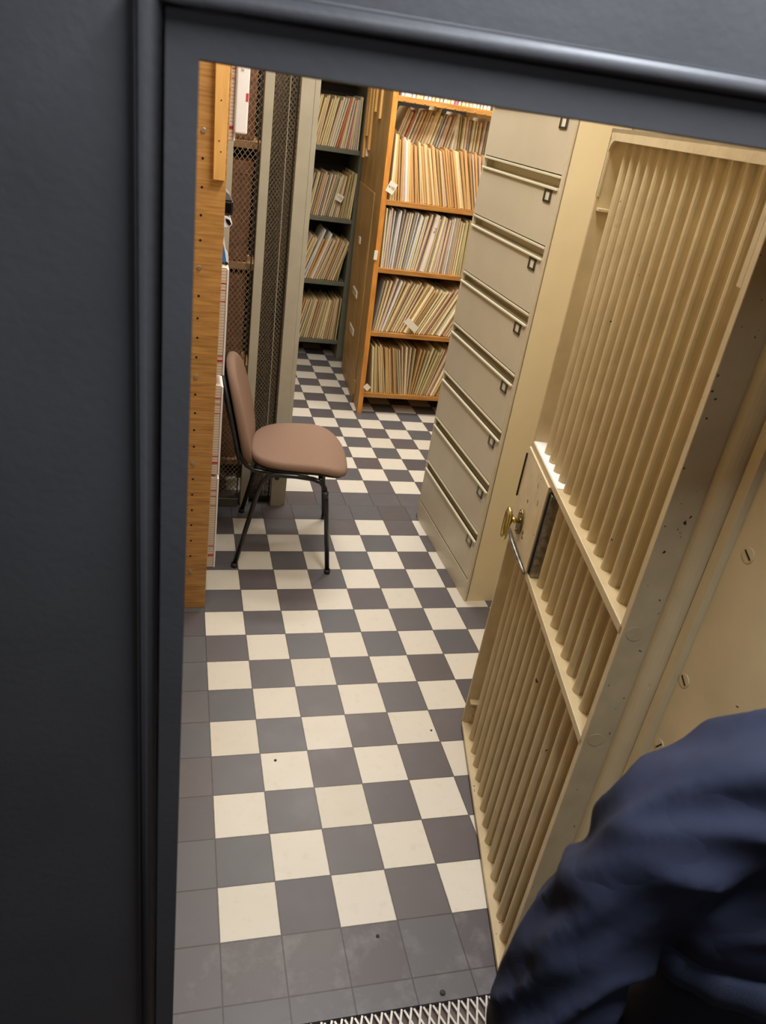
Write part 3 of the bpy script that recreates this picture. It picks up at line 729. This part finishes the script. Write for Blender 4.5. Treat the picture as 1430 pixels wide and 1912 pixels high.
def row(where, grp, x0, x1, y, z, hgt, n, leans, palette, sx=None, special={}, depth=2.0, hj=0.12):
    step = (x1-x0)/n
    for i in range(n):
        u = (i+0.5)/n; x = x0+u*(x1-x0)
        a = interp(leans, u)+random.uniform(-1.2, 1.2)
        t = step*random.choice((0.55, 0.7, 0.8, 0.92))*math.cos(math.radians(a)); h = interp(hgt, u)+random.uniform(-hj, hj*0.5); c = random.choice(palette)
        lab = f'{NAMES[c]} paper folder {where}'
        if i in special:
            sp = special[i]; c = sp.get('c', c); t = sp.get('t', t); h = sp.get('h', h); a = sp.get('a', a); lab = sp.get('lab', f'{NAMES[c]} paper folder {where}')
        xx = bsx(x, z) if sx else x
        folder(xx, y+random.uniform(0, 0.14), z, t, depth*random.uniform(0.9, 1.0), h, a, random.uniform(-0.5, 0.5), c, lab, grp)
P1 = ['cream','manila','cream','pinkish','white','yellow','manila','pinkish']
P2 = ['manila','cream','pinkish','pinkish','tan','grey','manila','cream','olive']
PO = ['manila','orange','tan','pinkish','manila','cream','orange']
PW = ['white','pinkish','cream','white','grey','pinkish','cream']
PB = ['manila','tan','olive','pinkish','cream','manila']
X0, X1 = 7.33, 11.0
W6 = ' of the wooden bookcase'
row('on the bottom shelf'+W6, 'folders on the bottom bookcase shelf', X0+0.25, X1, YB+0.05, BZ[0], [(0,2.15),(0.45,2.15),(1,2.3)], 36,
    [(0,-6),(0.15,-10),(0.42,-10),(0.50,-3),(0.53,3),(0.62,12),(0.85,19),(1,22)], PB, True,
    {8: dict(c='tan', t=0.16, h=2.1, lab='thick worn tan folder with a frayed top on the bottom bookcase shelf')})
row('on the second shelf from the floor'+W6, 'folders on the second bookcase shelf', X0-0.06, X1, YB+0.05, BZ[1], [(0,2.2),(0.2,2.35),(0.5,2.2),(1,2.35)], 36,
    [(0,5),(0.1,13),(0.2,18),(0.45,26),(0.7,26),(1,25)], PW+PB, True,
    {14: dict(c='cream', t=0.14, lab='wide pale folder behind the blank tag, second bookcase shelf'), 28: dict(c='white', t=0.13, lab='wide white folder leaning at the right of the second bookcase shelf'), 0: dict(c='grey', t=0.05)})
row('on the third shelf from the floor'+W6, 'folders on the third bookcase shelf', X0, X1, YB+0.05, BZ[2], [(0,2.3),(1,2.2)], 40,
    [(0,-2),(0.15,3),(0.35,8),(0.47,9),(0.7,3),(1,-1)], PW, True,
    {19: dict(c='white', t=0.20, h=2.3, lab='thick white folder with a pencilled word on its spine, third bookcase shelf'), 36: dict(c='olive'), 37: dict(c='olive'), 38: dict(c='olive')})
row('on the fourth shelf from the floor'+W6, 'folders on the fourth bookcase shelf', X0+0.05, X1+0.4, YB+0.05, BZ[3], [(0,2.35),(0.25,2.2),(1,2.15)], 38,
    [(0,-3),(0.2,-9),(0.45,-15),(0.75,-17),(0.95,-14),(1,-10)], PO, True,
    {6: dict(c='white', t=0.10, lab='white folder at the left of the fourth bookcase shelf'), 28: dict(c='cream', t=0.12)}, depth=0.7)
row('on the raised back shelf'+W6, 'folders on the raised back shelf', X0-0.05, X1+0.3, 24.58, 10.36, [(0,1.95),(1,1.9)], 32,
    [(0,17),(0.3,15),(0.6,10),(0.66,2),(0.72,-4),(0.9,-2),(1,3)], P1+['olive','grey'], True,
    {3: dict(c='red'), 7: dict(c='tan', lab='brown-tan folder at the left of the raised back shelf'), 20: dict(c='white', t=0.14, lab='thick white folder before the divider rod on the raised back shelf'), 11: dict(c='cream', h=2.15), 13: dict(c='grey')}, depth=1.6)
row('on the top shelf'+W6, 'folders on the top bookcase shelf', X0+0.05, X1, YB+0.12, BZ[4], [(0,1.4),(1,1.4)], 24,
    [(0,-4),(0.5,4),(1,0)], ['white','cream','pinkish','white','cream'], True, {14: dict(c='pink', t=0.10, lab='bright pink folder on the top bookcase shelf')}, depth=0.85)
GX0, GX1 = 4.75, 7.36
W7 = ' of the grey steel shelving'
row('on the top shelf'+W7, 'folders on the top steel shelf', GX0, GX1, GY+0.03, GZ[3], [(0,2.08),(1,2.2)], 26, [(0,10),(0.6,12),(0.85,3),(1,0)], P1, None,
    {15: dict(c='red'), 16: dict(c='red', t=0.07), 20: dict(c='red'), 21: dict(c='pinkish'), 25: dict(c='cream'), 18: dict(c='yellow')})
row('on the third shelf from the floor'+W7, 'folders on the third steel shelf', GX0, GX1, GY+0.03, GZ[2], [(0,2.05),(0.7,2.0),(1,2.2)], 26, [(0,10),(0.6,12),(0.9,5),(1,3)], P2, None)
row('on the second shelf from the floor'+W7, 'folders on the second steel shelf', GX0, GX1-0.25, GY+0.03, GZ[1], [(0,2.2),(0.5,2.15),(1,2.05)], 20, [(0,20),(0.5,19),(0.92,16),(1,7)], PB+['tan','orange'], None,
    {4: dict(c='white', t=0.06, h=2.45), 5: dict(c='white', t=0.07, h=2.55, lab='tall white sheet folder leaning at the left of the second steel shelf'), 8: dict(c='white', t=0.12, h=2.4, lab='white folder with a written spine on the second steel shelf')})
row('on the bottom shelf'+W7, 'folders on the bottom steel shelf', GX0, GX1, GY+0.03, GZ[0], [(0,2.1),(1,2.15)], 22, [(0,14),(0.5,11),(0.85,5),(1,1)], ['manila','olive','cream','pinkish','tan'], None)

# paper tags with handwriting hung on the shelf fronts
def note(x, y, z, w, h, rot, txt, label, sz=0.12):
    o = thing('paper_tag', label, 'tag', (x, y, z), group='paper tags on the shelves')
    c, s_ = math.cos(math.radians(rot)), math.sin(math.radians(rot))
    MB().obox((0,0,0), (w/2*c,0,w/2*s_), (0,0.012,0), (-h/2*s_,0,h/2*c)).build('paper', M['note'], o)
    if txt: text_mesh('handwriting', txt, sz, M['ink'], o, Matrix.Translation((0,-0.014*T,0)) @ Matrix.Rotation(math.radians(-rot), 4, 'Y') @ Matrix.Rotation(math.radians(90), 4, 'X'))
note(6.66, GY-0.10, 7.98, 0.36, 0.32, -22, '1716', 'small white tag reading 1716 on the third steel shelf', 0.13)
note(7.16, YB-0.09, 9.44, 0.32, 0.42, -24, '6155', 'white tag reading 6155 at the left of the fourth bookcase shelf', 0.13)
note(8.84, YB-0.12, 4.18, 0.66, 0.28, -38, '', 'blank pale tag across the folders on the second bookcase shelf')
note(7.30, YB-0.09, 1.28, 0.26, 0.24, -40, '', 'small folded white tag at the lower left of the bookcase')
note(6.90, YB-0.06, 6.86, 0.14, 0.36, 0, '', 'narrow white tag on the left front edge of the bookcase')
tr = Matrix.Translation((bsx(9.42, 8.0)*T, (YB+0.02)*T, 8.05*T)) @ Matrix.Rotation(math.radians(9), 4, 'Y') @ Matrix.Rotation(math.radians(90), 4, 'X') @ Matrix.Rotation(math.radians(90), 4, 'Z')
tag(text_mesh('spine_writing', 'Pu\u017e', 0.15, M['ink'], None, tr), 'short pencilled word on the thick white folder spine', 'writing')

# ------------------------------------------------------------------ the person in the navy jacket
def person():
    cx, cy = 3.95, -5.0
    off = Vector((cx, cy, 0))
    r = thing('person', 'person in a dark navy jacket seen from behind at the lower right, arm bent', 'person', off)
    # body: one skinned surface
    J = [(cx,cy,6.3),(cx,cy,7.6),(cx,cy,8.8),(cx,cy,9.7),(cx,cy,10.15),(cx+0.02,cy+0.08,10.6),(cx+0.02,cy+0.1,11.15),(cx+0.02,cy+0.05,11.45),
         (cx-0.62,cy,6.1),(cx-0.66,cy+0.05,3.4),(cx-0.68,cy-0.05,0.6),(cx-0.70,cy+0.6,0.22),
         (cx+0.62,cy,6.1),(cx+0.66,cy+0.05,3.4),(cx+0.68,cy-0.05,0.6),(cx+0.70,cy+0.6,0.22),
         (cx-0.95,cy,9.1),(2.7,-5.1,8.9),(2.0,-4.96,6.6),(2.6,-4.6,5.98),(2.95,-4.5,6.0),
         (cx+0.95,cy,9.1),(cx+1.35,cy+0.05,9.0),(cx+1.75,cy,7.0),(cx+1.65,cy+0.4,5.4),(cx+1.62,cy+0.5,5.0)]
    E_ = [(0,1),(1,2),(2,3),(3,4),(4,5),(5,6),(6,7),(0,8),(8,9),(9,10),(10,11),(0,12),(12,13),(13,14),(14,15),(3,16),(16,17),(17,18),(18,19),(19,20),(3,21),(21,22),(22,23),(23,24),(24,25)]
    Rr = [0.7,0.62,0.7,0.42,0.30,0.50,0.58,0.42, 0.56,0.42,0.26,0.24, 0.56,0.42,0.26,0.24, 0.26,0.2,0.17,0.15,0.17, 0.34,0.28,0.22,0.17,0.17]
    me = bpy.data.meshes.new('body'); me.from_pydata([tuple((Vector(p)-off)*T) for p in J], E_, []); o = bpy.data.objects.new('body', me); COL.objects.link(o); o.parent = r
    md = o.modifiers.new('skin', 'SKIN'); md.use_smooth_shade = True
    for i, sv in enumerate(me.skin_vertices[0].data):
        sv.radius = (Rr[i]*T*0.9, Rr[i]*T*0.9); sv.use_root = (i == 0)
    o.modifiers.new('sub', 'SUBSURF').levels = 2; o.modifiers['sub'].render_levels = 2
    me.materials.append(M['skin'])
    # hair cap
    m = MB().sphere((cx+0.02, cy+0.04, 11.25), 0.56, 32, 20, sz=1.02, sy=1.1)
    for p in m.v:
        n_ = 0.03*mnoise.noise((p.x*3, p.y*3, p.z*3)); p.x += n_; p.y += n_
        if p.y > cy+0.25 and p.z < 11.35: p.y = cy+0.25          # open at the face
        if p.z < 10.75: p.z = 10.75
    m.build('hair', M['hair'], r, off, smooth=True)
    # face: nose, mouth, eyes, ears
    fy = cy+0.60
    MB().sphere((cx+0.02, fy+0.03, 11.02), 0.09, 12, 8, sx=0.7, sz=1.5).build('nose', M['skin'], r, off, smooth=True)
    MB().sphere((cx+0.02, fy-0.03, 10.78), 0.12, 12, 8, sy=0.4, sz=0.25).build('mouth', M['f_red'], r, off, smooth=True)
    for sg in (-1, 1):
        MB().sphere((cx+0.02+sg*0.19, fy-0.06, 11.12), 0.055, 12, 8, sz=0.6).build('eye', M['white_paper'], r, off, smooth=True)
        MB().sphere((cx+0.02+sg*0.19, fy-0.0, 11.12), 0.03, 10, 6).build('pupil', M['hair'], r, off, smooth=True)
        MB().sphere((cx+0.02+sg*0.54, cy+0.12, 11.05), 0.15, 12, 8, sx=0.35, sz=1.2).build('ear', M['skin'], r, off, smooth=True)
    # hands with five fingers
    for sg, hp, dr in ((-1, Vector((2.85,-4.5,5.98)), Vector((0.8,0.35,-0.2))), (1, Vector((cx+1.62,cy+0.5,5.0)), Vector((0,0.15,-1)))):
        dr.normalize(); side_ = dr.cross(Vector((0,1,0))).normalized(); m = MB()
        m.tube([hp, hp+dr*0.2, hp+dr*0.55], [0.17,0.26,0.24], 12)
        for q, ln in ((-0.17,0.36),(-0.06,0.44),(0.06,0.42),(0.17,0.32)):
            b0 = hp+dr*0.5+side_*q; m.tube([b0, b0+dr*ln*0.5+Vector((0,0.03,0)), b0+dr*ln+Vector((0,0.12,0))], [0.06,0.055,0.04], 8)
        b0 = hp+dr*0.15+side_*0.2; m.tube([b0, b0+dr*0.2+side_*0.14, b0+dr*0.42+side_*0.16], [0.07,0.06,0.045], 8)
        m.build('hand', M['skin'], r, off, smooth=True)
    # jacket: sleeves and torso lofted with creases, fused by a remesh
    def loft(m, path, rad, nseg=56, sq=(1,1), wr=0.05, seed=0, folds=()):
        # resample
        P = [Vector(p) for p in path]; pts = []; rr = []; K = 14
        for i in range(len(P)-1):
            p0 = P[max(i-1,0)]; p1 = P[i]; p2 = P[i+1]; p3 = P[min(i+2,len(P)-1)]
            for k in range(K):
                t_ = k/K
                q = 0.5*((2*p1)+(p2-p0)*t_+(2*p0-5*p1+4*p2-p3)*t_*t_+(3*p1-p0-3*p2+p3)*t_**3)
                pts.append(q); rr.append(Vector(rad[i]).lerp(Vector(rad[i+1]), t_))
        pts.append(P[-1]); rr.append(Vector(rad[-1]))
        vs = []; a = Vector((1,0,0)); Ls = 0
        for i, p in enumerate(pts):
            d = (pts[min(i+1,len(pts)-1)]-pts[max(i-1,0)]).normalized()
            if i: Ls += (p-pts[i-1]).length
            a = (a-d*a.dot(d)).normalized(); b = d.cross(a)
            for k in range(nseg):
                th = 2*math.pi*k/nseg; c_, s_ = math.cos(th), math.sin(th)
                n1 = mnoise.noise((c_*1.2+seed, s_*1.2, Ls*1.1+c_*0.8)); 
                ridge = 1-abs(mnoise.noise((c_*0.9+seed*3, s_*0.9+Ls*0.5, Ls*2.2+s_*1.3)))*2.4
                w = wr*(ridge*0.9+n1*0.8)
                vs.append(p+a*c_*(rr[i].x+w)+b*s_*(rr[i].y+w))
        n = len(pts)
        m.add(vs, [(i*nseg+k, i*nseg+(k+1)%nseg, (i+1)*nseg+(k+1)%nseg, (i+1)*nseg+k) for i in range(n-1) for k in range(nseg)]+[tuple(range(nseg))[::-1], tuple((n-1)*nseg+k for k in range(nseg))])
    m = MB()
    loft(m, [(3.1,-5.2,9.25),(2.67,-5.07,9.02),(2.22,-4.97,8.45),(2.05,-4.93,7.75),(1.86,-4.98,7.0),(1.88,-5.0,6.35),(2.3,-4.75,5.95),(2.75,-4.55,5.98)],
         [(0.34,0.34),(0.38,0.38),(0.37,0.37),(0.36,0.36),(0.37,0.37),(0.38,0.36),(0.33,0.33),(0.28,0.28)], wr=0.085, seed=2.3)
    loft(m, [(4.75,-5.25,9.15),(5.28,-5.2,8.85),(5.5,-5.2,8.1),(5.6,-5.2,7.2),(5.6,-5.1,6.4),(5.6,-4.9,5.6),(5.57,-4.8,5.15)],
         [(0.42,0.42),(0.54,0.54),(0.5,0.5),(0.46,0.46),(0.42,0.42),(0.36,0.36),(0.32,0.32)], wr=0.06, seed=7.1)
    loft(m, [(3.95,-5.0,7.6),(3.95,-5.05,7.85),(3.95,-5.05,8.1),(3.95,-5.03,8.8),(3.95,-5.0,9.35),(3.95,-4.97,9.75),(3.95,-4.95,10.05)],
         [(1.46,0.70),(1.56,0.78),(1.58,0.80),(1.40,0.74),(1.0,0.60),(0.72,0.52),(0.46,0.44)], nseg=96, wr=0.07, seed=5.5)
    j = m.build('jacket', M['jacket'], r, off, smooth=True)
    rm = j.modifiers.new('remesh', 'REMESH'); rm.mode = 'VOXEL'; rm.voxel_size = 0.0055; rm.use_smooth_shade = True
    sm = j.modifiers.new('smooth', 'SMOOTH'); sm.factor = 0.5; sm.iterations = 4
    # hem band with a pocket opening
    m = MB(); n = 96; rings = []
    for (dz, gr) in ((0.0,0.00),(0.04,0.05),(0.16,0.08),(0.30,0.07),(0.36,0.02)):
        for k in range(n):
            th = 2*math.pi*k/n; w = 0.012*math.sin(24*th) 
            m.v.append(Vector((3.95+(1.52+gr+w)*math.cos(th), -5.02+(0.78+gr+w)*math.sin(th), 7.40+dz+0.12*math.cos(th)-0.06*math.sin(th))))
    m.f = [(i*n+k, i*n+(k+1)%n, (i+1)*n+(k+1)%n, (i+1)*n+k) for i in range(4) for k in range(n)]
    hb = m.build('hem_band', M['hemcloth'], j, off, smooth=True); so = hb.modifiers.new('s', 'SOLIDIFY'); so.thickness = 0.006
    m = MB(); loft(m, [(2.55,-4.63,5.97),(2.72,-4.56,5.98),(2.82,-4.53,5.98)], [(0.30,0.30),(0.31,0.31),(0.30,0.30)], wr=0.015); m.build('cuff', M['hemcloth'], j, off, smooth=True)
    m = MB(); loft(m, [(3.95,-5.0,9.85),(3.95,-4.95,10.1),(3.95,-4.92,10.32)], [(0.52,0.50),(0.50,0.48),(0.47,0.45)], wr=0.02); m.build('collar', M['jacket'], j, off, smooth=True)
    m = MB()
    loft(m, [(3.95,-5.0,7.7),(3.95,-5.0,6.6),(3.95,-5.0,5.9)], [(1.36,0.68),(1.34,0.74),(1.22,0.72)], wr=0.02)
    for sg in (-1,1):
        loft(m, [(cx+sg*0.62,cy,6.1),(cx+sg*0.66,cy+0.02,4.8),(cx+sg*0.66,cy+0.05,3.4),(cx+sg*0.68,cy,2.0),(cx+sg*0.68,cy-0.05,0.35)], [(0.62,0.68),(0.56,0.6),(0.47,0.5),(0.42,0.45),(0.40,0.42)], wr=0.04, seed=sg)
    t_ = m.build('trousers', M['trousers'], r, off, smooth=True)
    rm = t_.modifiers.new('remesh', 'REMESH'); rm.mode = 'VOXEL'; rm.voxel_size = 0.009; rm.use_smooth_shade = True
    for sg in (-1,1):
        m = MB(); loft(m, [(cx+sg*0.68,cy-0.35,0.02),(cx+sg*0.68,cy-0.05,0.12),(cx+sg*0.70,cy+0.6,0.06),(cx+sg*0.71,cy+1.15,0.0)], [(0.24,0.20),(0.30,0.28),(0.31,0.20),(0.2,0.10)], wr=0)
        m.build('shoe', M['shoe'], r, off, smooth=True)
    for c in r.children:
        pass
    r.location.z = -0.16*T+0.16*T
person()
# ceiling fittings carrying the tubes
for i, (x, y, sx, sy, w) in enumerate(((3.2,4.4,1.6,7,'near the gate'),(4.6,18.6,8,1.6,'past the mesh partition'),(8.2,22.3,8,1.4,'before the wooden bookcase'))):
    z = 17.95 if i < 2 else 17.65
    tag(MB().box(x-sx/2-0.1, x+sx/2+0.1, y-sy/2-0.1, y+sy/2+0.1, z, 18.7).build('ceiling_light', M['white_paint'], at=(x,y,z)), 'white ceiling light fitting '+w, 'light')
print('folders', nfold)
